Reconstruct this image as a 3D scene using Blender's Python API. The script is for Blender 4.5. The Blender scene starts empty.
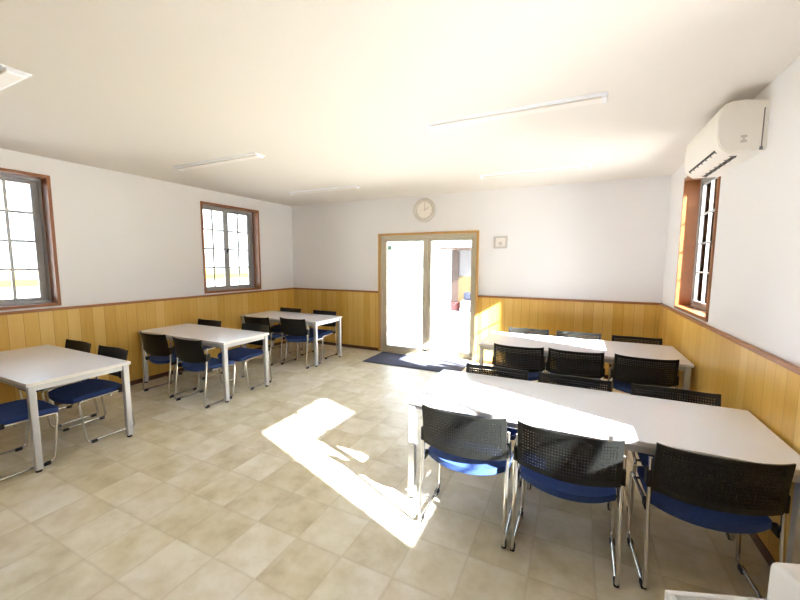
import bpy, bmesh, math, random
from mathutils import Vector, Matrix
random.seed(7)
S = bpy.context.scene
COL = S.collection

# ------------------------------------------------------------------ camera
YAW, PITCH, ROLL, FPX, CAMZ = 0.4485, 0.1011, 0.0038, 365.0, 1.5933
cam = bpy.data.objects.new('camera', bpy.data.cameras.new('camera'))
COL.objects.link(cam)
fw = Vector((-math.sin(YAW) * math.cos(PITCH), math.cos(YAW) * math.cos(PITCH), -math.sin(PITCH)))
rt = Vector((math.cos(YAW), math.sin(YAW), 0))
up = rt.cross(fw)
r2 = rt * math.cos(ROLL) + up * math.sin(ROLL)
u2 = up * math.cos(ROLL) - rt * math.sin(ROLL)
m = Matrix((r2, u2, -fw)).transposed().to_4x4()
m.translation = Vector((0, 0, CAMZ))
cam.matrix_world = m
cam.data.sensor_width = 36
cam.data.lens = FPX / 800 * 36
cam.data.clip_start = 0.02
S.camera = cam

# ------------------------------------------------------------------ world, sun, exposure
SKY_STRENGTH = 4.5
SUN_STRENGTH = 62.0
EXPOSURE = 0.96
W = bpy.data.worlds.new('sky'); S.world = W; W.use_nodes = True
nt = W.node_tree
bg = nt.nodes['Background']
tc = nt.nodes.new('ShaderNodeTexCoord'); sx = nt.nodes.new('ShaderNodeSeparateXYZ')
rp = nt.nodes.new('ShaderNodeValToRGB')
rp.color_ramp.elements[0].position = 0.0; rp.color_ramp.elements[0].color = (0.84, 0.91, 1.0, 1)
rp.color_ramp.elements[1].position = 0.8; rp.color_ramp.elements[1].color = (0.58, 0.74, 1.0, 1)
nt.links.new(tc.outputs['Generated'], sx.inputs[0]); nt.links.new(sx.outputs['Z'], rp.inputs[0])
nt.links.new(rp.outputs[0], bg.inputs[0]); bg.inputs[1].default_value = SKY_STRENGTH
sd = bpy.data.lights.new('sun', 'SUN'); sd.energy = SUN_STRENGTH; sd.angle = math.radians(0.9); sd.color = (1, 0.975, 0.945)
sun = bpy.data.objects.new('sun', sd); COL.objects.link(sun)
SUN_DIR = Vector((-1, 0.365, -0.64))
sun.rotation_euler = SUN_DIR.to_track_quat('-Z', 'Y').to_euler()
sun.location = (8, -3, 6)
S.view_settings.view_transform = 'Standard'; S.view_settings.look = 'None'
S.view_settings.exposure = EXPOSURE; S.view_settings.gamma = 1; S.view_settings.use_curve_mapping = False
S.cycles.use_denoising = True
S.cycles.max_bounces = 14; S.cycles.diffuse_bounces = 10; S.cycles.transparent_max_bounces = 16
S.cycles.sample_clamp_indirect = 20
S.cycles.caustics_reflective = False; S.cycles.caustics_refractive = False

# ------------------------------------------------------------------ materials
def srgb(r, g, b):
    f = lambda c: (c / 255 / 12.92) if c <= 10 else ((c / 255 + 0.055) / 1.055) ** 2.4
    return (f(r), f(g), f(b), 1)
def mat(name, col, rough=0.5, metal=0.0, spec=0.5, noise=0.0, nscale=30.0, bump=0.0, bscale=200.0):
    M = bpy.data.materials.new(name); M.use_nodes = True
    n = M.node_tree.nodes; l = M.node_tree.links; b = n['Principled BSDF']
    b.inputs['Roughness'].default_value = rough; b.inputs['Metallic'].default_value = metal
    b.inputs['Specular IOR Level'].default_value = spec
    t = n.new('ShaderNodeTexCoord'); ns = n.new('ShaderNodeTexNoise'); ns.inputs['Scale'].default_value = nscale
    ns.inputs['Detail'].default_value = 4
    l.new(t.outputs['Object'], ns.inputs['Vector'])
    mx = n.new('ShaderNodeMix'); mx.data_type = 'RGBA'
    k = 1 - noise
    mx.inputs[6].default_value = (col[0] * k, col[1] * k, col[2] * k, 1); mx.inputs[7].default_value = col
    l.new(ns.outputs['Fac'], mx.inputs[0]); l.new(mx.outputs[2], b.inputs['Base Color'])
    if bump:
        n2 = n.new('ShaderNodeTexNoise'); n2.inputs['Scale'].default_value = bscale
        l.new(t.outputs['Object'], n2.inputs['Vector'])
        bp = n.new('ShaderNodeBump'); bp.inputs['Strength'].default_value = bump; bp.inputs['Distance'].default_value = 0.002
        l.new(n2.outputs['Fac'], bp.inputs['Height']); l.new(bp.outputs[0], b.inputs['Normal'])
    return M

def math_node(n, op, a=None, b=None, l=None):
    q = n.new('ShaderNodeMath'); q.operation = op
    for i, v in enumerate((a, b)):
        if v is None: continue
        if isinstance(v, (int, float)): q.inputs[i].default_value = v
        else: l.new(v, q.inputs[i])
    return q.outputs[0]

def wood_mat(name, axis, c_dark, c_mid, c_light, board=0.12, rough=0.35, grain=1.0, groove=True):
    """vertical boards running along z, dealt out along `axis` (0 = x, 1 = y)"""
    M = bpy.data.materials.new(name); M.use_nodes = True
    n = M.node_tree.nodes; l = M.node_tree.links; b = n['Principled BSDF']
    g = n.new('ShaderNodeNewGeometry'); s = n.new('ShaderNodeSeparateXYZ'); l.new(g.outputs['Position'], s.inputs[0])
    u = s.outputs[axis]
    q = math_node(n, 'DIVIDE', u, board, l); fl = math_node(n, 'FLOOR', q, None, l); fr = math_node(n, 'FRACT', q, None, l)
    wn = n.new('ShaderNodeTexWhiteNoise'); wn.noise_dimensions = '1D'; l.new(fl, wn.inputs['W'])
    cb = n.new('ShaderNodeCombineXYZ')
    l.new(math_node(n, 'MULTIPLY', u, 26.0, l), cb.inputs[0]); l.new(math_node(n, 'MULTIPLY', s.outputs[2], 2.2, l), cb.inputs[2])
    l.new(math_node(n, 'MULTIPLY', wn.outputs['Value'], 37.0, l), cb.inputs[1])
    ns = n.new('ShaderNodeTexNoise'); ns.inputs['Scale'].default_value = 1.0; ns.inputs['Detail'].default_value = 5; ns.inputs['Distortion'].default_value = 0.6
    l.new(cb.outputs[0], ns.inputs['Vector'])
    f = math_node(n, 'ADD', math_node(n, 'MULTIPLY', ns.outputs['Fac'], 0.55 * grain, l), math_node(n, 'MULTIPLY', wn.outputs['Value'], 0.55, l), l)
    r = n.new('ShaderNodeValToRGB'); e = r.color_ramp.elements
    e[0].position = 0.12; e[0].color = c_dark; e[1].position = 0.9; e[1].color = c_light
    k = e.new(0.5); k.color = c_mid
    l.new(f, r.inputs[0])
    out = r.outputs[0]
    if groove:
        d = math_node(n, 'ABSOLUTE', math_node(n, 'SUBTRACT', fr, 0.5, l), None, l)
        gr = math_node(n, 'GREATER_THAN', d, 0.478, l)
        mx = n.new('ShaderNodeMix'); mx.data_type = 'RGBA'; l.new(gr, mx.inputs[0]); l.new(out, mx.inputs[6])
        mx.inputs[7].default_value = tuple(0.84 * v for v in c_dark[:3]) + (1,)
        out = mx.outputs[2]
    l.new(out, b.inputs['Base Color']); b.inputs['Roughness'].default_value = rough
    return M

def floor_mat():
    M = bpy.data.materials.new('floor_tiles'); M.use_nodes = True
    n = M.node_tree.nodes; l = M.node_tree.links; b = n['Principled BSDF']
    g = n.new('ShaderNodeNewGeometry'); s = n.new('ShaderNodeSeparateXYZ'); l.new(g.outputs['Position'], s.inputs[0])
    T = 0.31
    def cell(o, off):
        q = math_node(n, 'DIVIDE', math_node(n, 'ADD', o, off, l), T, l)
        return math_node(n, 'FLOOR', q, None, l), math_node(n, 'FRACT', q, None, l)
    fx, rx = cell(s.outputs[0], 2.32 + 31); fy, ry = cell(s.outputs[1], -0.90 + 31)
    cb = n.new('ShaderNodeCombineXYZ'); l.new(fx, cb.inputs[0]); l.new(fy, cb.inputs[1])
    wn = n.new('ShaderNodeTexWhiteNoise'); wn.noise_dimensions = '2D'; l.new(cb.outputs[0], wn.inputs['Vector'])
    # cloudy stone look, its pattern shifted tile by tile
    v = n.new('ShaderNodeVectorMath'); v.operation = 'MULTIPLY_ADD'; v.inputs[1].default_value = (9, 9, 9)
    l.new(wn.outputs['Color'], v.inputs[0]); l.new(g.outputs['Position'], v.inputs[2])
    n1 = n.new('ShaderNodeTexNoise'); n1.inputs['Scale'].default_value = 5.5; n1.inputs['Detail'].default_value = 5; n1.inputs['Roughness'].default_value = 0.62
    l.new(v.outputs[0], n1.inputs['Vector'])
    f = math_node(n, 'ADD', math_node(n, 'MULTIPLY', n1.outputs['Fac'], 1.15, l), math_node(n, 'MULTIPLY', wn.outputs['Value'], 0.22, l), l)
    r = n.new('ShaderNodeValToRGB'); e = r.color_ramp.elements
    e[0].position = 0.30; e[0].color = srgb(196, 184, 150); e[1].position = 0.92; e[1].color = srgb(242, 238, 226)
    k = e.new(0.6); k.color = srgb(222, 214, 190)
    l.new(f, r.inputs[0])
    dx = math_node(n, 'ABSOLUTE', math_node(n, 'SUBTRACT', rx, 0.5, l), None, l)
    dy = math_node(n, 'ABSOLUTE', math_node(n, 'SUBTRACT', ry, 0.5, l), None, l)
    dm = math_node(n, 'MAXIMUM', dx, dy, l)
    mr = n.new('ShaderNodeMapRange'); mr.inputs['From Min'].default_value = 0.465; mr.inputs['From Max'].default_value = 0.497
    l.new(dm, mr.inputs['Value'])
    fac = math_node(n, 'MULTIPLY', mr.outputs[0], 0.2, l)
    # broad yellowish and greyish clouds running over the whole floor
    n2 = n.new('ShaderNodeTexNoise'); n2.inputs['Scale'].default_value = 1.7; n2.inputs['Detail'].default_value = 3
    l.new(g.outputs['Position'], n2.inputs['Vector'])
    r2_ = n.new('ShaderNodeValToRGB'); e2 = r2_.color_ramp.elements
    e2[0].position = .38; e2[0].color = (.97, .95, .86, 1); e2[1].position = .62; e2[1].color = (1, .985, .97, 1)
    l.new(n2.outputs['Fac'], r2_.inputs[0])
    ml = n.new('ShaderNodeMix'); ml.data_type = 'RGBA'; ml.blend_type = 'MULTIPLY'; ml.inputs[0].default_value = 1
    l.new(r.outputs[0], ml.inputs[6]); l.new(r2_.outputs[0], ml.inputs[7])
    mx = n.new('ShaderNodeMix'); mx.data_type = 'RGBA'; l.new(fac, mx.inputs[0]); l.new(ml.outputs[2], mx.inputs[6]); mx.inputs[7].default_value = srgb(160, 142, 106)
    l.new(mx.outputs[2], b.inputs['Base Color'])
    b.inputs['Roughness'].default_value = 0.42; b.inputs['Specular IOR Level'].default_value = 0.4
    return M

def glass_mat():
    M = bpy.data.materials.new('window_glass'); M.use_nodes = True
    n = M.node_tree.nodes; l = M.node_tree.links
    n.remove(n['Principled BSDF'])
    tr = n.new('ShaderNodeBsdfTransparent'); tr.inputs[0].default_value = (0.96, 0.975, 0.97, 1)
    gl = n.new('ShaderNodeBsdfGlossy'); gl.inputs['Roughness'].default_value = 0.02
    fr = n.new('ShaderNodeFresnel'); fr.inputs[0].default_value = 1.45
    mx = n.new('ShaderNodeMixShader'); l.new(fr.outputs[0], mx.inputs[0]); l.new(tr.outputs[0], mx.inputs[1]); l.new(gl.outputs[0], mx.inputs[2])
    l.new(mx.outputs[0], n['Material Output'].inputs[0])
    return M

M_FLOOR = floor_mat()
M_WALL = mat('wallpaper', srgb(231, 229, 229), 0.85, noise=0.03, nscale=60, bump=0.06, bscale=180)
M_CEIL = mat('ceiling_paper', srgb(221, 215, 208), 0.9, noise=0.02, nscale=40)
DK, MD, LT = srgb(202, 154, 62), srgb(216, 174, 86), srgb(224, 190, 112)
M_PINE_X = wood_mat('pine_boards_back', 0, DK, MD, LT)
M_PINE_Y = wood_mat('pine_boards_side', 1, DK, MD, LT)
M_RAIL = mat('stained_rail', srgb(168, 112, 66), 0.4, noise=0.3, nscale=9)
M_CASE = mat('stained_casing', srgb(158, 100, 58), 0.4, noise=0.3, nscale=8)
M_DCASE = mat('oak_casing', srgb(205, 160, 95), 0.4, noise=0.2, nscale=8)
M_BASE = mat('dark_baseboard', srgb(92, 62, 36), 0.5, noise=0.2)
M_ALU = mat('bronze_aluminium', srgb(172, 171, 170), 0.4, metal=0.3, noise=0.05)
M_DALU = mat('champagne_aluminium', srgb(204, 196, 176), 0.45, metal=0.25, noise=0.05)
M_MUNTIN = mat('grey_muntin', srgb(200, 200, 200), 0.5)
M_GLASS = glass_mat()
M_TOP = mat('white_laminate', srgb(236, 241, 252), 0.2, noise=0.02)
M_EDGE = mat('light_grey_edging', srgb(226, 224, 224), 0.4)
M_SILVER = mat('silver_paint', srgb(200, 202, 208), 0.38, metal=0.4, noise=0.04)
M_CHROME = mat('chrome', srgb(205, 203, 200), 0.16, metal=0.95)
M_BLACK = mat('black_plastic', srgb(22, 23, 22), 0.45, spec=0.3, noise=0.1)
M_BLUE = mat('blue_upholstery', srgb(36, 64, 122), 0.8, noise=0.2, nscale=120, bump=0.3, bscale=600)
M_WHITE = mat('white_plastic', srgb(236, 238, 243), 0.4)
M_ACW = mat('air_conditioner_white', srgb(236, 232, 224), 0.45)
M_DARK = mat('dark_cavity', srgb(40, 38, 38), 0.6)
M_SLAT = mat('grey_slat', srgb(120, 118, 116), 0.5)
M_LAMP = mat('unlit_diffuser', srgb(226, 220, 214), 0.5)
M_MAT = mat('door_mat_pile', srgb(90, 92, 112), 0.95, noise=0.35, nscale=300, bump=0.5, bscale=500)
M_MATE = mat('door_mat_rubber', srgb(48, 50, 66), 0.7)
M_CLOCKR = mat('clock_rim_grey', srgb(205, 199, 190), 0.4)
M_CLOCKF = mat('clock_face_white', srgb(238, 234, 226), 0.5)
M_CLOCKH = mat('clock_hand_dark', srgb(188, 181, 172), 0.5)
M_GREY = mat('grey_plastic', srgb(196, 190, 184), 0.5)
M_PALE = mat('pale_panel', srgb(225, 220, 212), 0.5)
M_STICK = mat('green_sticker', srgb(140, 190, 168), 0.6)
M_GROUND = mat('concrete_paving', srgb(214, 210, 202), 0.9, noise=0.12, nscale=2)
M_GRASS = mat('yellow_green_grass', srgb(120, 116, 14), 0.95, noise=0.3, nscale=0.6)
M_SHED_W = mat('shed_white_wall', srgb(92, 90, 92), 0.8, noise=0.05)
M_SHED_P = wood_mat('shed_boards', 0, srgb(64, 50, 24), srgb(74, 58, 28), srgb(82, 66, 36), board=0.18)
M_SHED_B = mat('shed_brown_post', srgb(46, 28, 18), 0.6, noise=0.2)
M_NAVY = mat('navy_cover', srgb(24, 30, 50), 0.7, noise=0.2)
M_RED = mat('red_tub', srgb(84, 34, 34), 0.6)
M_LAV = mat('grey_bag', srgb(110, 110, 128), 0.7)

# ------------------------------------------------------------------ mesh helpers
def bx(bm, x0, x1, y0, y1, z0, z1, bev=0.0, seg=1):
    t = bmesh.new()
    vs = [t.verts.new((x, y, z)) for x in (x0, x1) for y in (y0, y1) for z in (z0, z1)]
    for f in ((0, 1, 3, 2), (4, 6, 7, 5), (0, 4, 5, 1), (2, 3, 7, 6), (0, 2, 6, 4), (1, 5, 7, 3)):
        t.faces.new([vs[i] for i in f])
    bmesh.ops.recalc_face_normals(t, faces=t.faces[:])
    if bev > 0:
        bmesh.ops.bevel(t, geom=t.edges[:], offset=bev, segments=seg, affect='EDGES', profile=0.5)
    merge(bm, t)
def merge(bm, t):
    tmp = bpy.data.meshes.new('tmp'); t.to_mesh(tmp); t.free(); bm.from_mesh(tmp); bpy.data.meshes.remove(tmp)
def tube(bm, pts, r, seg=10, closed=False, fillet=0.0):
    pts = [Vector(p) for p in pts]
    if fillet > 0:
        out = []; N = len(pts)
        for i, p in enumerate(pts):
            if not closed and i in (0, N - 1): out.append(p); continue
            a = pts[i - 1]; c = pts[(i + 1) % N]
            d1 = (a - p); d2 = (c - p); f = min(fillet, d1.length * .45, d2.length * .45)
            s = p + d1.normalized() * f; e = p + d2.normalized() * f
            for k in range(7):
                t = k / 6; out.append(s * (1 - t) ** 2 + p * 2 * t * (1 - t) + e * t ** 2)
        pts = out
    N = len(pts); rings = []; nrm = None
    for i, p in enumerate(pts):
        if closed: d = pts[(i + 1) % N] - pts[i - 1]
        else: d = pts[min(i + 1, N - 1)] - pts[max(i - 1, 0)]
        d.normalize()
        if nrm is None:
            nrm = d.orthogonal().normalized()
        nrm = (nrm - d * nrm.dot(d)).normalized(); b = d.cross(nrm)
        rings.append([bm.verts.new(p + (nrm * math.cos(2 * math.pi * k / seg) + b * math.sin(2 * math.pi * k / seg)) * r) for k in range(seg)])
    R = range(N if closed else N - 1)
    for i in R:
        A, B = rings[i], rings[(i + 1) % N]
        for k in range(seg): bm.faces.new((A[k], A[(k + 1) % seg], B[(k + 1) % seg], B[k]))
    if not closed:
        bm.faces.new(rings[0][::-1]); bm.faces.new(rings[-1])
def cyl(bm, c, axis, r, h, seg=32):
    c = Vector(c); a = Vector(axis).normalized()
    tube(bm, [c - a * h / 2, c + a * h / 2], r, seg)
def prism(bm, prof, y0, y1):
    """profile of (x, z) points extruded along y"""
    A = [bm.verts.new((x, y0, z)) for x, z in prof]; B = [bm.verts.new((x, y1, z)) for x, z in prof]; n = len(prof)
    for i in range(n): bm.faces.new((A[i], A[(i + 1) % n], B[(i + 1) % n], B[i]))
    bm.faces.new(A[::-1]); bm.faces.new(B)
def obj(name, bm, m, parent=None, smooth=False, kind=None, label=None, loc=None):
    me = bpy.data.meshes.new(name)
    bmesh.ops.recalc_face_normals(bm, faces=bm.faces[:])
    bm.to_mesh(me); bm.free(); me.materials.append(m)
    if smooth:
        me.shade_smooth()
        me.set_sharp_from_angle(angle=math.radians(40))
    o = bpy.data.objects.new(name, me); COL.objects.link(o)
    if parent: o.parent = parent
    if kind: o['kind'] = kind
    if label: o['label'] = label
    if loc: o.location = loc
    return o
def box(name, m, parent, *a, bev=0.0, seg=1, **k):
    bm = bmesh.new(); bx(bm, *a, bev=bev, seg=seg); return obj(name, bm, m, parent, **k)
def empty(name, loc, rz=0, label=None, cat=None, group=None, kind=None):
    o = bpy.data.objects.new(name, None); COL.objects.link(o); o.location = loc; o.rotation_euler = (0, 0, rz)
    o.empty_display_size = 0.1
    if label: o['label'] = label
    if cat: o['category'] = cat
    if group: o['group'] = group
    if kind: o['kind'] = kind
    return o
def copy_tree(o, parent=None):
    c = o.copy(); COL.objects.link(c); c.parent = parent
    for ch in [x for x in o.children]: copy_tree(ch, c)
    return c

# ------------------------------------------------------------------ room shell
L, R, D, F, H = -5.15, 1.018, 5.717, -2.6, 2.70      # left, right, back, front (behind the camera), ceiling
TH = 0.30
WZ0, WZ1 = 1.11, 2.51                                # window opening
DX0, DX1, DZ = -3.17, -1.385, 2.10                   # door opening
def wall(name, axis, pos, out, a0, a1, holes):
    """axis 'x': wall plane x=pos spanning y a0..a1.  holes = (s0,s1,z0,z1)"""
    bm = bmesh.new(); cur = a0
    def piece(s0, s1, z0, z1):
        if s1 - s0 < 1e-4 or z1 - z0 < 1e-4: return
        p0, p1 = sorted((pos, pos + out * TH))
        if axis == 'x': bx(bm, p0, p1, s0, s1, z0, z1)
        else: bx(bm, s0, s1, p0, p1, z0, z1)
    for s0, s1, z0, z1 in sorted(holes):
        piece(cur, s0, 0, H); piece(s0, s1, 0, z0); piece(s0, s1, z1, H); cur = s1
    piece(cur, a1, 0, H)
    return obj(name, bm, M_WALL, kind='structure')
LW = [(0.88, 2.0), (3.75, 4.87)]
RW = [(0.96, 2.08), (3.86, 4.984)]
FW = []
wall('wall_left', 'x', L, -1, F, D, [(a, b, WZ0, WZ1) for a, b in LW])
wall('wall_right', 'x', R, 1, F, D, [(a, b, WZ0, WZ1) for a, b in RW])
wall('wall_back', 'y', D, 1, L - TH, R + TH, [(DX0, DX1, 0, DZ)])
wall('wall_front', 'y', F, -1, L - TH, R + TH, [(a, b, 0.95, WZ1) for a, b in FW])
box('floor', M_FLOOR, None, L - TH, R + TH, F - TH, D + TH, -0.12, 0, kind='structure')
box('ceiling', M_CEIL, None, L - TH, R + TH, F - TH, D + TH, H, H + 0.12, kind='structure')

# wainscot of pine boards, rail on top, baseboard
ZR = 1.09; t = 0.012
def strip(name, m, x0, x1, y0, y1, z0, z1, bev=0.0):
    return box(name, m, None, x0, x1, y0, y1, z0, z1, bev=bev, kind='structure')
strip('trim_1', M_PINE_Y, L, L + t, F, D, 0, ZR - 0.03)
strip('trim_2', M_PINE_Y, R - t, R, F, D, 0, ZR - 0.03)
strip('trim_3', M_PINE_X, L + t, DX0 - 0.0, D - t, D, 0, ZR - 0.03)
strip('trim_4', M_PINE_X, DX1, R - t, D - t, D, 0, ZR - 0.03)
strip('trim_5', M_RAIL, L, L + 0.026, F, D, ZR - 0.03, ZR, 0.004)
strip('trim_6', M_RAIL, R - 0.026, R, F, D, ZR - 0.03, ZR, 0.004)
strip('trim_7', M_RAIL, L + 0.026, DX0, D - 0.026, D, ZR - 0.03, ZR, 0.004)
strip('trim_8', M_RAIL, DX1, R - 0.026, D - 0.026, D, ZR - 0.03, ZR, 0.004)
strip('baseboard_left', M_BASE, L + t, L + t + 0.01, F, D - t, 0, 0.055)
strip('baseboard_right', M_BASE, R - t - 0.01, R - t, F, D - t, 0, 0.055)
bm = bmesh.new(); bx(bm, L + t + .01, DX0, D - t - 0.01, D - t, 0, 0.055); bx(bm, DX1, R - t - .01, D - t - 0.01, D - t, 0, 0.055)
obj('baseboard_back', bm, M_BASE, kind='structure')

# ------------------------------------------------------------------ windows
def frame_bm(w, h, t0, t1, d0, d1, bm=None):
    """rectangular ring in the local x-z plane, 0..w, 0..h, width t0 sides / t1 top+bottom, depth y d0..d1"""
    bm = bm or bmesh.new()
    bx(bm, 0, t0, d0, d1, 0, h); bx(bm, w - t0, w, d0, d1, 0, h)
    bx(bm, t0, w - t0, d0, d1, 0, t1); bx(bm, t0, w - t0, d0, d1, h - t1, h)
    return bm
def window(n, loc, rz, w, z0, z1, label, lap=0.02, st=0.045, fr=0.015, mh=0.013):
    """local: x along the wall, +y outward, origin on the inner wall face, lower left seen from inside"""
    e = empty('window_%d' % n, loc, rz, kind='structure'); e['label'] = label
    h = z1 - z0
    c = 0.03
    # wooden casing lining the reveal, standing 12 mm proud of the wall
    bm = frame_bm(w, h, c, c, -0.014, 0.13)
    obj('casing', bm, M_CASE, e)
    bm = frame_bm(w - 2 * c, h - 2 * c, fr, 0.028, 0.125, 0.21); bmesh.ops.translate(bm, verts=bm.verts[:], vec=(c, 0, c))
    obj('window_frame', bm, M_ALU, e)
    a0 = c + fr; a1 = w - c - fr; b0 = c + 0.028; b1 = h - c - 0.028; mid = (a0 + a1) / 2
    for k, (s0, s1, dy) in enumerate(((a0, mid + lap, 0.14), (mid - lap, a1, 0.17))):
        sw = s1 - s0; sh = b1 - b0
        bm = frame_bm(sw, sh, st, 0.035, dy, dy + 0.024); bmesh.ops.translate(bm, verts=bm.verts[:], vec=(s0, 0, b0))
        sa = obj('sash', bm, M_ALU, e)
        bm = bmesh.new(); bx(bm, s0 + st, s1 - st, dy + .010, dy + .014, b0 + .035, b1 - .035)
        obj('pane', bm, M_GLASS, sa)
        bm = bmesh.new()
        xm = (s0 + s1) / 2
        bx(bm, xm - mh, xm + mh, dy + .004, dy + .020, b0 + .035, b1 - .035)
        for q in range(1, 4):
            z = b0 + .035 + (sh - .07) * q / 4
            bx(bm, s0 + st, s1 - st, dy + .0035, dy + .0205, z - mh, z + mh)
        obj('muntin', bm, M_MUNTIN, sa)
    bm = bmesh.new(); bx(bm, mid - .012, mid + .012, 0.115, 0.14, h * .46, h * .46 + .06, bev=.004)
    obj('latch', bm, M_DARK, e)
    return e
hp = math.pi / 2
# left wall: outward is -x : local +y -> -x means rz = +90deg ; local x -> +y
window(1, (L, LW[0][0], WZ0), hp, LW[0][1] - LW[0][0], WZ0, WZ1, 'brown-cased sliding window with grid on the left wall, cut by the photo edge', lap=0.0, st=0.058)
window(2, (L, LW[1][0], WZ0), hp, LW[1][1] - LW[1][0], WZ0, WZ1, 'brown-cased two-sash window with grid on the left wall near the corner', lap=0.0, st=0.058)
# right wall: outward +x : rz = -90deg ; local x -> -y
window(3, (R, RW[0][1], WZ0), -hp, RW[0][1] - RW[0][0], WZ0, WZ1, 'window on the right wall beside the camera', st=0.030, fr=0.015, mh=0.007)
window(4, (R, RW[1][1], WZ0), -hp, RW[1][1] - RW[1][0], WZ0, WZ1, 'brown-cased window on the right wall below the air conditioner', st=0.030, fr=0.015, mh=0.007)
for i, (a, b) in enumerate(FW):
    window(5 + i, (b, F, 0.95), math.pi, b - a, 0.95, WZ1, 'window behind the camera')

# ------------------------------------------------------------------ door
e = empty('door_1', (DX0, D, 0), 0, kind='structure')
e['label'] = 'double glazed entrance door in an oak casing in the back wall'
w = DX1 - DX0; h = DZ
bm = bmesh.new(); c = 0.035
bx(bm, 0, c, -0.03, 0.12, 0, h); bx(bm, w - c, w, -0.03, 0.12, 0, h); bx(bm, c, w - c, -0.03, 0.12, h - c, h)
obj('casing', bm, M_DCASE, e)
bm = bmesh.new(); g = 0.03
bx(bm, c, c + g, 0.0, 0.13, 0.0, h - c); bx(bm, w - c - g, w - c, 0.0, 0.13, 0, h - c)
bx(bm, c + g, w - c - g, 0.0, 0.13, h - c - 0.05, h - c); bx(bm, c + g, w - c - g, 0.0, 0.13, 0, 0.025)
obj('door_frame', bm, M_DALU, e)
a0, a1, b1 = c + g, w - c - g, h - c - 0.05
md = (a0 + a1) / 2
for k, (s0, s1, dy) in enumerate(((a0, md + .012, 0.03), (md - .012, a1, 0.075))):
    bm = frame_bm(s1 - s0, b1 - 0.025, 0.075, 0.055, dy, dy + .035); bmesh.ops.translate(bm, verts=bm.verts[:], vec=(s0, 0, 0.025))
    bx(bm, s0, s1, dy, dy + .035, 0.08, 0.115)
    lf = obj('door_leaf', bm, M_DALU, e)
    bm = bmesh.new(); bx(bm, s0 + .075, s1 - .075, dy + .014, dy + .020, 0.115, b1 - .055); obj('pane', bm, M_GLASS, lf)
    hx = s1 - .035 if k == 0 else s0 + .075
    bm = bmesh.new(); bx(bm, hx - .012, hx + .012, dy - .022, dy, 0.86, 1.08, bev=.005); obj('door_handle', bm, M_DALU, lf)
    if k == 0:
        bm = bmesh.new(); bx(bm, s0 + .09, s0 + .17, dy + .010, dy + .0135, b1 - .20, b1 - .12); obj('sticker', bm, M_STICK, lf, label='small round-cornered green sticker on the glass')

# ------------------------------------------------------------------ outside
box('ground', M_GROUND, None, -120, 60, -40, 140, -0.35, -0.14, kind='structure')
box('lawn', M_GRASS, None, -62, -34, -10, 60, -0.14, 0.35, kind='stuff', label='strip of yellow green grass beyond the left windows')
bpy.data.objects['lawn']['category'] = 'grass'
s = empty('shed', (0, 13.5, -0.14), 0, 'brown and white outbuilding seen through the right door leaf', 'building')
bx0, bx1 = -4.3, -2.4
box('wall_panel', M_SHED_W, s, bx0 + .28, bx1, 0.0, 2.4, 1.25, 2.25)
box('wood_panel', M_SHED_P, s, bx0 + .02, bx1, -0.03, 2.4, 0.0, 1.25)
box('corner_post', M_SHED_B, s, bx0, bx0 + .28, -0.05, 0.2, 0.0, 2.25)
box('shade_roof', M_SHED_B, s, bx0 - .04, bx1 + .1, -1.5, 2.5, 2.22, 2.27)  # deep front overhang added to keep sun off the shed front
tb = empty('tub', (-3.95, 12.9, -0.14), 0, 'red tub beside the shed seen through the door glass', 'tub')
bm = bmesh.new(); tube(bm, [(0, 0, 0), (0, 0, .3)], .16, 20); obj('tub_body', bm, M_RED, tb, smooth=True)
bm = bmesh.new(); tube(bm, [(.17 * math.cos(a), .17 * math.sin(a), .3) for a in [i * math.pi / 10 for i in range(20)]], .015, 6, closed=True); obj('tub_rim', bm, M_RED, tb, smooth=True)
bm = bmesh.new(); bx(bm, -.28, .32, -.2, .2, 0, .42, bev=.09, seg=3)
o = obj('bag', bm, M_LAV, None, smooth=True, label='pale grey bag on the ground before the shed', loc=(-3.42, 12.8, -.14)); o['category'] = 'bag'
bm = bmesh.new(); bx(bm, -.22, .22, -.12, .12, 0, .28, bev=.07, seg=3)
o = obj('cushion', bm, M_NAVY, None, smooth=True, label='navy bundle lying on the grey bag outside', loc=(-3.38, 12.8, .28)); o['category'] = 'bundle'

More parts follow.
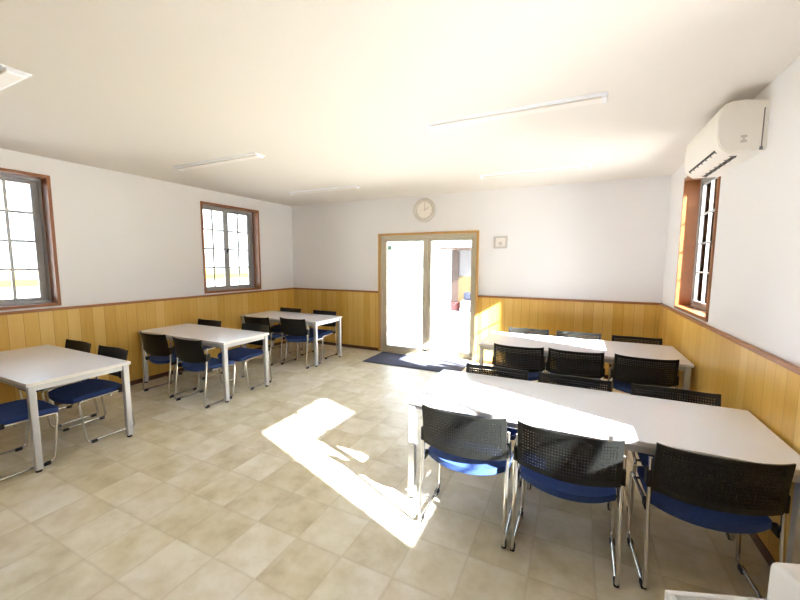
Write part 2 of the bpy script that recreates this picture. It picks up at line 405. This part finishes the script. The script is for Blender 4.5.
# ------------------------------------------------------------------ tables
def make_table(x0, x1, y0, y1, label, group, Z=0.70):
    e = empty('meeting_table', ((x0 + x1) / 2, (y0 + y1) / 2, 0), 0, label, 'table', group)
    a = (x1 - x0) / 2; b = (y1 - y0) / 2; T = 0.026
    bm = bmesh.new(); bx(bm, -a + .004, a - .004, -b + .004, b - .004, Z - T, Z, bev=.002); obj('tabletop', bm, M_TOP, e)
    bm = bmesh.new(); bx(bm, -a, a, -b, -b + .004, Z - T, Z - .001); bx(bm, -a, a, b - .004, b, Z - T, Z - .001)
    bx(bm, -a, -a + .004, -b + .004, b - .004, Z - T, Z - .001); bx(bm, a - .004, a, -b + .004, b - .004, Z - T, Z - .001)
    obj('edge_band', bm, M_EDGE, e)
    lw = .046; i = .012
    for sxx in (-1, 1):
        for sy in (-1, 1):
            cx = sxx * (a - i - lw / 2); cy = sy * (b - i - lw / 2)
            bm = bmesh.new(); bx(bm, cx - lw / 2, cx + lw / 2, cy - lw / 2, cy + lw / 2, 0.018, Z - T, bev=.006, seg=2)
            lg = obj('leg', bm, M_SILVER, e)
            bm = bmesh.new(); cyl(bm, (cx, cy, .009), (0, 0, 1), .02, .018, 14); obj('foot', bm, M_BLACK, lg)
    bm = bmesh.new(); k = i + lw; th = .02; ah = .045
    for sy in (-1, 1):
        y = sy * (b - i - lw / 2); bx(bm, -a + k, a - k, y - th / 2, y + th / 2, Z - T - ah, Z - T)
    for sxx in (-1, 1):
        x = sxx * (a - i - lw / 2); bx(bm, x - th / 2, x + th / 2, -b + k, b - k, Z - T - ah, Z - T)
    obj('apron', bm, M_SILVER, e)
    return e
TG = 'meeting tables'
make_table(-5.13, -3.585, 1.15, 1.85, 'white table by the left window nearest the camera, two of its legs showing', TG)
make_table(-5.11, -3.50, 2.75, 3.42, 'white table in the middle of the left wall row', TG)
make_table(-5.11, -3.51, 4.36, 5.06, 'white table in the far left corner of the room', TG)
make_table(-0.975, 0.99, 2.12, 2.88, 'long white table at the front right, sunlit at its left end', TG)
make_table(-0.955, 0.985, 4.0, 4.83, 'long white table at the back right, just right of the door', TG)

# ------------------------------------------------------------------ chairs
def make_chair():
    e = empty('stacking_chair', (0, 0, 0))
    hw = 0.245; ztop = 0.752; zbot = 0.505
    # perforated back: real holes in a curved panel (behind the sitter, bulging to -y)
    NX, NZ = 67, 25; fr = 0.020
    def coord(i, n, lo, hi):
        # solid border, then equal bars and holes
        if i == 0: return lo
        if i == n: return hi
        q = (i - 1) / (n - 2)
        k = (i - 1); sh = 0.10 if k % 2 else -0.10
        if i in (1, n - 1): sh = 0
        return lo + fr + (hi - lo - 2 * fr) * (k + sh) / (n - 2)
    nx, nz = NX + 2, NZ + 2
    xs = [coord(i, nx, -hw, hw) for i in range(nx + 1)]; zs = [coord(i, nz, zbot, ztop) for i in range(nz + 1)]
    # widen bars against holes
    def P(x, z, o):
        q = x / hw
        y = -0.040 * (1 - q * q) - 0.045 * (z - zbot) / (ztop - zbot) + 0.012
        zz = z
        if z > (zbot + ztop) / 2: zz += 0.010 * (abs(q) ** 6) - 0.0
        else: zz -= 0.020 * (1 - abs(q) ** 2) * (1 - (z - zbot) / (ztop - zbot) * 2)
        return (x, y + o, zz)
    bm = bmesh.new()
    VF = [[bm.verts.new(P(x, z, .005)) for z in zs] for x in xs]; VB = [[bm.verts.new(P(x, z, -.005)) for z in zs] for x in xs]
    solid = lambda i, j: 0 <= i < nx and 0 <= j < nz and not (2 <= i <= nx - 3 and 2 <= j <= nz - 3 and i % 2 == 0 and j % 2 == 0)
    for i in range(nx):
        for j in range(nz):
            if not solid(i, j): continue
            bm.faces.new((VF[i][j], VF[i + 1][j], VF[i + 1][j + 1], VF[i][j + 1]))
            bm.faces.new((VB[i][j], VB[i][j + 1], VB[i + 1][j + 1], VB[i + 1][j]))
            for di, dj, p, q in ((-1, 0, (i, j), (i, j + 1)), (1, 0, (i + 1, j), (i + 1, j + 1)), (0, -1, (i, j), (i + 1, j)), (0, 1, (i, j + 1), (i + 1, j + 1))):
                if not solid(i + di, j + dj):
                    bm.faces.new((VF[p[0]][p[1]], VF[q[0]][q[1]], VB[q[0]][q[1]], VB[p[0]][p[1]]))
    back = obj('backrest', bm, M_BLACK, e)
    # seat: blue pad dished in the middle with a rounded front edge
    bm = bmesh.new(); n = 14; sw = 0.232; y0, y1 = 0.030, 0.425
    grid = []
    def S_(u, v, top):
        x = sw * u * (1 - .06 * v ** 4)
        cr = max(0, abs(u) - .8) / .2
        y = y0 + (y1 - y0) * v
        y -= .055 * (1 - u * u) * (1 - v) ** 2
        if v > .5: y -= .03 * abs(u) ** 4 * (v - .5) * 2
        else: y += .02 * abs(u) ** 4 * (.5 - v) * 2
        z = .440 - .012 * (1 - u * u) - .018 * max(0, v - .7) / .3 * max(0, v - .7) / .3 + .004 * (1 - v) - .010 * (1 - u * u) * (1 - v) ** 3
        return (x, y, z if top else z - .036)
    ups = [[bm.verts.new(S_(-1 + 2 * i / n, j / n, True)) for j in range(n + 1)] for i in range(n + 1)]
    dns = [[bm.verts.new(S_(-1 + 2 * i / n, j / n, False)) for j in range(n + 1)] for i in range(n + 1)]
    for i in range(n):
        for j in range(n):
            bm.faces.new((ups[i][j], ups[i + 1][j], ups[i + 1][j + 1], ups[i][j + 1]))
            bm.faces.new((dns[i][j], dns[i][j + 1], dns[i + 1][j + 1], dns[i + 1][j]))
    for k in range(n):
        bm.faces.new((ups[k][0], dns[k][0], dns[k + 1][0], ups[k + 1][0])); bm.faces.new((ups[k][n], ups[k + 1][n], dns[k + 1][n], dns[k][n]))
        bm.faces.new((ups[0][k], ups[0][k + 1], dns[0][k + 1], dns[0][k])); bm.faces.new((ups[n][k], dns[n][k], dns[n][k + 1], ups[n][k + 1]))
    ed = [x for x in bm.edges if len(x.link_faces) == 2 and x.calc_face_angle(0) > 1.0]
    bmesh.ops.bevel(bm, geom=ed, offset=.009, segments=3, affect='EDGES')
    seat = obj('seat', bm, M_BLUE, e, smooth=True)
    bm = bmesh.new(); bx(bm, -sw + .02, sw - .02, .075, .40, .384, .404, bev=.006); obj('seat_shell', bm, M_BLACK, e)
    # sled frames
    for s_ in (-1, 1):
        X = s_ * 0.250
        bm = bmesh.new()
        tube(bm, [(X, .022, .66), (X, .01, .45), (X, -.045, .020), (X, .335, .020), (X, .375, .395), (X, .06, .405)], .0095, 10, fillet=.035)
        sf = obj('side_frame', bm, M_CHROME, e, smooth=True)
        for yy in (-.005, .285):
            bm = bmesh.new(); bx(bm, X - .013, X + .013, yy - .024, yy + .024, 0, .028, bev=.006, seg=2); obj('glide', bm, M_BLACK, sf)
        bm = bmesh.new(); bx(bm, X - .016, X + .013, .0, .055, .515, .60, bev=.008, seg=2); obj('back_bracket', bm, M_BLACK, e)
        bm = bmesh.new(); bx(bm, X - .012, X + .012, .015, .075, .385, .43, bev=.008, seg=2); obj('link_bracket', bm, M_BLACK, e)
    for yy in (.13, .33):
        bm = bmesh.new(); tube(bm, [(-.25, yy, .382), (.25, yy, .382)], .008, 8)
        obj('crossbar', bm, M_CHROME, e, smooth=True)
    return e
CH = make_chair(); first = [True]
def chair(x, y, rz, label, group):
    if first[0]: c = CH; first[0] = False
    else: c = copy_tree(CH)
    c.location = (x, y, 0); c.rotation_euler = (0, 0, rz); c['label'] = label; c['category'] = 'chair'; c['group'] = group
    return c
PI = math.pi; rd = math.radians
B = 'blue-seated chair '
g = 'chairs at the front right table'
chair(-0.545, 1.985, rd(1), B + 'in the sun, leftmost on the near side of the front right table', g)
chair(0.002, 1.985, rd(-1), B + 'in the middle of the near side of the front right table', g)
chair(0.62, 2.045, rd(4), B + 'rightmost on the near side of the front right table', g)
chair(-0.545, 2.90, PI, B + 'leftmost on the far side of the front right table', g)
chair(0.02, 2.90, PI, B + 'in the middle of the far side of the front right table', g)
chair(0.63, 2.91, PI, B + 'rightmost on the far side of the front right table', g)
g = 'chairs at the back right table'
chair(-0.50, 3.87, rd(2), B + 'leftmost on the near side of the back right table', g)
chair(0.03, 3.90, rd(1), B + 'in the middle of the near side of the back right table', g)
chair(0.605, 3.91, rd(0), B + 'rightmost on the near side of the back right table', g)
chair(-0.52, 4.88, PI, B + 'on the far side of the back right table nearest the door', g)
chair(0.06, 4.88, PI + rd(1), B + 'in the middle of the far side of the back right table', g)
chair(0.66, 4.87, PI, B + 'on the far side of the back right table nearest the room corner', g)
g = 'chairs at the near left table'
chair(-3.93, 0.97, rd(0), B + 'on the near side of the near left table', g)
chair(-4.68, 1.90, PI, B + 'left one on the far side of the near left table', g)
chair(-4.03, 1.90, PI, B + 'right one on the far side of the near left table', g)
g = 'chairs at the middle left table'
chair(-4.49, 2.60, rd(0), B + 'left one on the near side of the middle left table', g)
chair(-3.835, 2.58, rd(0), B + 'right one on the near side of the middle left table', g)
chair(-4.77, 3.50, PI, B + 'left one on the far side of the middle left table', g)
chair(-3.86, 3.50, PI, B + 'right one on the far side of the middle left table', g)
g = 'chairs at the far left table'
chair(-4.45, 4.12, rd(4), B + 'left one on the near side of the far left table', g)
chair(-3.84, 4.25, rd(0), B + 'right one on the near side of the far left table', g)
chair(-4.72, 5.12, PI, B + 'left one on the far side of the far left table', g)
chair(-3.93, 5.10, PI, B + 'right one on the far side of the far left table', g)

# ------------------------------------------------------------------ air conditioner on the right wall
ac = empty('air_conditioner', (R, 3.48, 2.30), 0, 'white wall-mounted air conditioner high on the right wall above the window', 'air conditioner')
P_ = [(0, 0), (0, .295), (-.12, .315), (-.175, .318), (-.215, .305), (-.238, .27), (-.246, .20), (-.243, .10), (-.232, .055), (-.21, .022), (-.18, .0)]
bm = bmesh.new(); prism(bm, [(x, z) for x, z in P_], -.40, .40)
ed = [x for x in bm.edges if abs(x.verts[0].co.y - x.verts[1].co.y) < 1e-6 and x.verts[0].co.x + x.verts[1].co.x < -.01]
bmesh.ops.bevel(bm, geom=ed, offset=.008, segments=3, affect='EDGES')
body = obj('body', bm, M_ACW, ac, smooth=True)
bm = bmesh.new()
prism(bm, [(-.226, .048), (-.232, .040), (-.11, -.008), (-.108, .0), (-.17, .004), (-.2, .024)], -.30, .30); obj('air_outlet', bm, M_DARK, ac)
bm = bmesh.new()
for q in (.47,):
    x = -.228 + .115 * q; z = .037 - .046 * q
    prism(bm, [(x, z - .004), (x + .014, z - .010), (x + .014, z - .007), (x, z - .001)], -.30, .30)
for i in range(7):
    y = -.30 + .1 * i
    prism(bm, [(-.228, .038), (-.228, .031), (-.112, -.015), (-.112, -.008)], y - .003, y + .003)
obj('louver', bm, M_SLAT, ac)
bm = bmesh.new(); bx(bm, -.125, -.095, -.4025, -.400, .085, .10); bx(bm, -.125, -.095, -.4025, -.400, .055, .07); bx(bm, -.115, -.105, -.4025, -.400, .07, .085)
obj('badge', bm, M_GREY, ac)
bm = bmesh.new(); bx(bm, -.026, -.02, -.4015, -.399, .02, .25); bx(bm, -.032, -.016, -.404, -.399, .0, .02); obj('gap_shade', bm, M_SLAT, ac)  # shade of the gap at the wall, drawn as grey strips

# ------------------------------------------------------------------ ceiling lights (unlit)
def lamp(x0, x1, y, label):
    e = empty('ceiling_light', ((x0 + x1) / 2, y, H), 0, label, 'ceiling light', 'unlit ceiling lights')
    a = (x1 - x0) / 2
    bm = bmesh.new()
    # base tray with sloped sides
    pr = [(-.07, 0), (.07, 0), (.06, -.012), (-.06, -.012)]
    A = [bm.verts.new((-a, p, q)) for p, q in pr]; Bv = [bm.verts.new((a, p, q)) for p, q in pr]
    for i in range(4): bm.faces.new((A[i], A[(i + 1) % 4], Bv[(i + 1) % 4], Bv[i]))
    bm.faces.new(A); bm.faces.new(Bv[::-1])
    obj('housing', bm, M_WHITE, e)
    bm = bmesh.new(); bx(bm, -a + .03, a - .03, -.042, .042, -.026, -.012, bev=.006, seg=2); obj('diffuser', bm, M_LAMP, e)
    for s_ in (-1, 1):
        bm = bmesh.new(); bx(bm, s_ * (a - .015) - .015, s_ * (a - .015) + .015, -.045, .045, -.028, -.012, bev=.004); obj('end_cap', bm, M_WHITE, e)
lamp(-4.25, -2.97, 1.05, 'unlit ceiling light cut by the left photo edge')
lamp(-4.28, -2.98, 2.87, 'unlit ceiling light on the left, in front of the bright band')
lamp(-4.15, -2.90, 4.62, 'unlit ceiling light far left near the back corner')
lamp(-1.13, 0.13, 2.88, 'unlit ceiling light in the upper middle, longest in the photo')
lamp(-1.16, 0.10, 4.78, 'unlit ceiling light at the back, above the door and table')

# ------------------------------------------------------------------ wall clock, wall panel
ck = empty('wall_clock', (-2.30, D, 2.46), 0, 'round pale wall clock above the glass door', 'clock')
bm = bmesh.new(); tube(bm, [(.165 * math.cos(a), -.025, .165 * math.sin(a)) for a in [i * math.pi / 24 for i in range(48)]], .030, 10, closed=True); obj('rim', bm, M_CLOCKR, ck, smooth=True)
bm = bmesh.new(); cyl(bm, (0, -.011, 0), (0, 1, 0), .165, .022, 48); obj('face', bm, M_CLOCKF, ck)
bm = bmesh.new()
def hand(ang, ln, wd, y):
    dx, dz = math.sin(ang), math.cos(ang)
    t_ = bmesh.new(); bx(t_, -wd, wd, y - .0015, y + .0015, -.015, ln)
    bmesh.ops.rotate(t_, verts=t_.verts[:], cent=(0, 0, 0), matrix=Matrix.Rotation(ang, 3, 'Y')); merge(bm, t_)
hand(rd(62), .085, .005, -.026); hand(rd(5), .12, .0035, -.030); obj('hand', bm, M_CLOCKH, ck)
bm = bmesh.new()
for k in range(12):
    t_ = bmesh.new(); bx(t_, -.003, .003, -.0245, -.022, .115, .135)
    bmesh.ops.rotate(t_, verts=t_.verts[:], cent=(0, 0, 0), matrix=Matrix.Rotation(k * math.pi / 6, 3, 'Y')); merge(bm, t_)
obj('hour_mark', bm, M_CLOCKH, ck)
wp = empty('control_panel', (-1.055, D, 1.91), 0, 'small square grey panel on the back wall right of the door', 'wall panel')
bm = bmesh.new(); bx(bm, -.10, .10, -.03, 0, -.09, .09, bev=.008, seg=2); obj('panel_body', bm, M_GREY, wp)
bm = bmesh.new(); bx(bm, -.072, .072, -.0325, -.029, -.062, .066, bev=.001); obj('panel_face', bm, M_PALE, wp)
bm = bmesh.new(); bx(bm, -.028, .028, -.036, -.032, -.045, .01, bev=.001); obj('panel_button', bm, M_GREY, wp)

# ------------------------------------------------------------------ door mat
dm = empty('door_mat', (-2.26, 5.28, 0), 0, 'dark grey-blue mat on the floor inside the door', 'mat')
box('mat_border', M_MATE, dm, -.80, .80, -.33, .38, 0, .008, bev=.003)
box('mat_pile', M_MAT, dm, -.765, .765, -.295, .345, .007, .013, bev=.002)

# ------------------------------------------------------------------ white unit at the lower right corner
pu = empty('plastic_unit', (0.29, 1.28, 0), rd(19.5), 'white plastic unit at the bottom right corner, open tray beside a taller block', 'plastic unit')
bm = bmesh.new(); n0 = (0.0, 0.285, -0.36, 0.0)
bx(bm, 0, .285, -.36, 0, 0, .50, bev=.012, seg=2)
for q in ((0, .285, -.018, 0), (0, .285, -.36, -.342), (0, .018, -.342, -.018)): bx(bm, q[0], q[1], q[2], q[3], .49, .60, bev=.005, seg=2)
obj('tray', bm, M_WHITE, pu, smooth=True)
bm = bmesh.new(); bx(bm, .285, .62, -.38, .012, 0, .72, bev=.022, seg=4)
obj('block', bm, M_WHITE, pu, smooth=True)
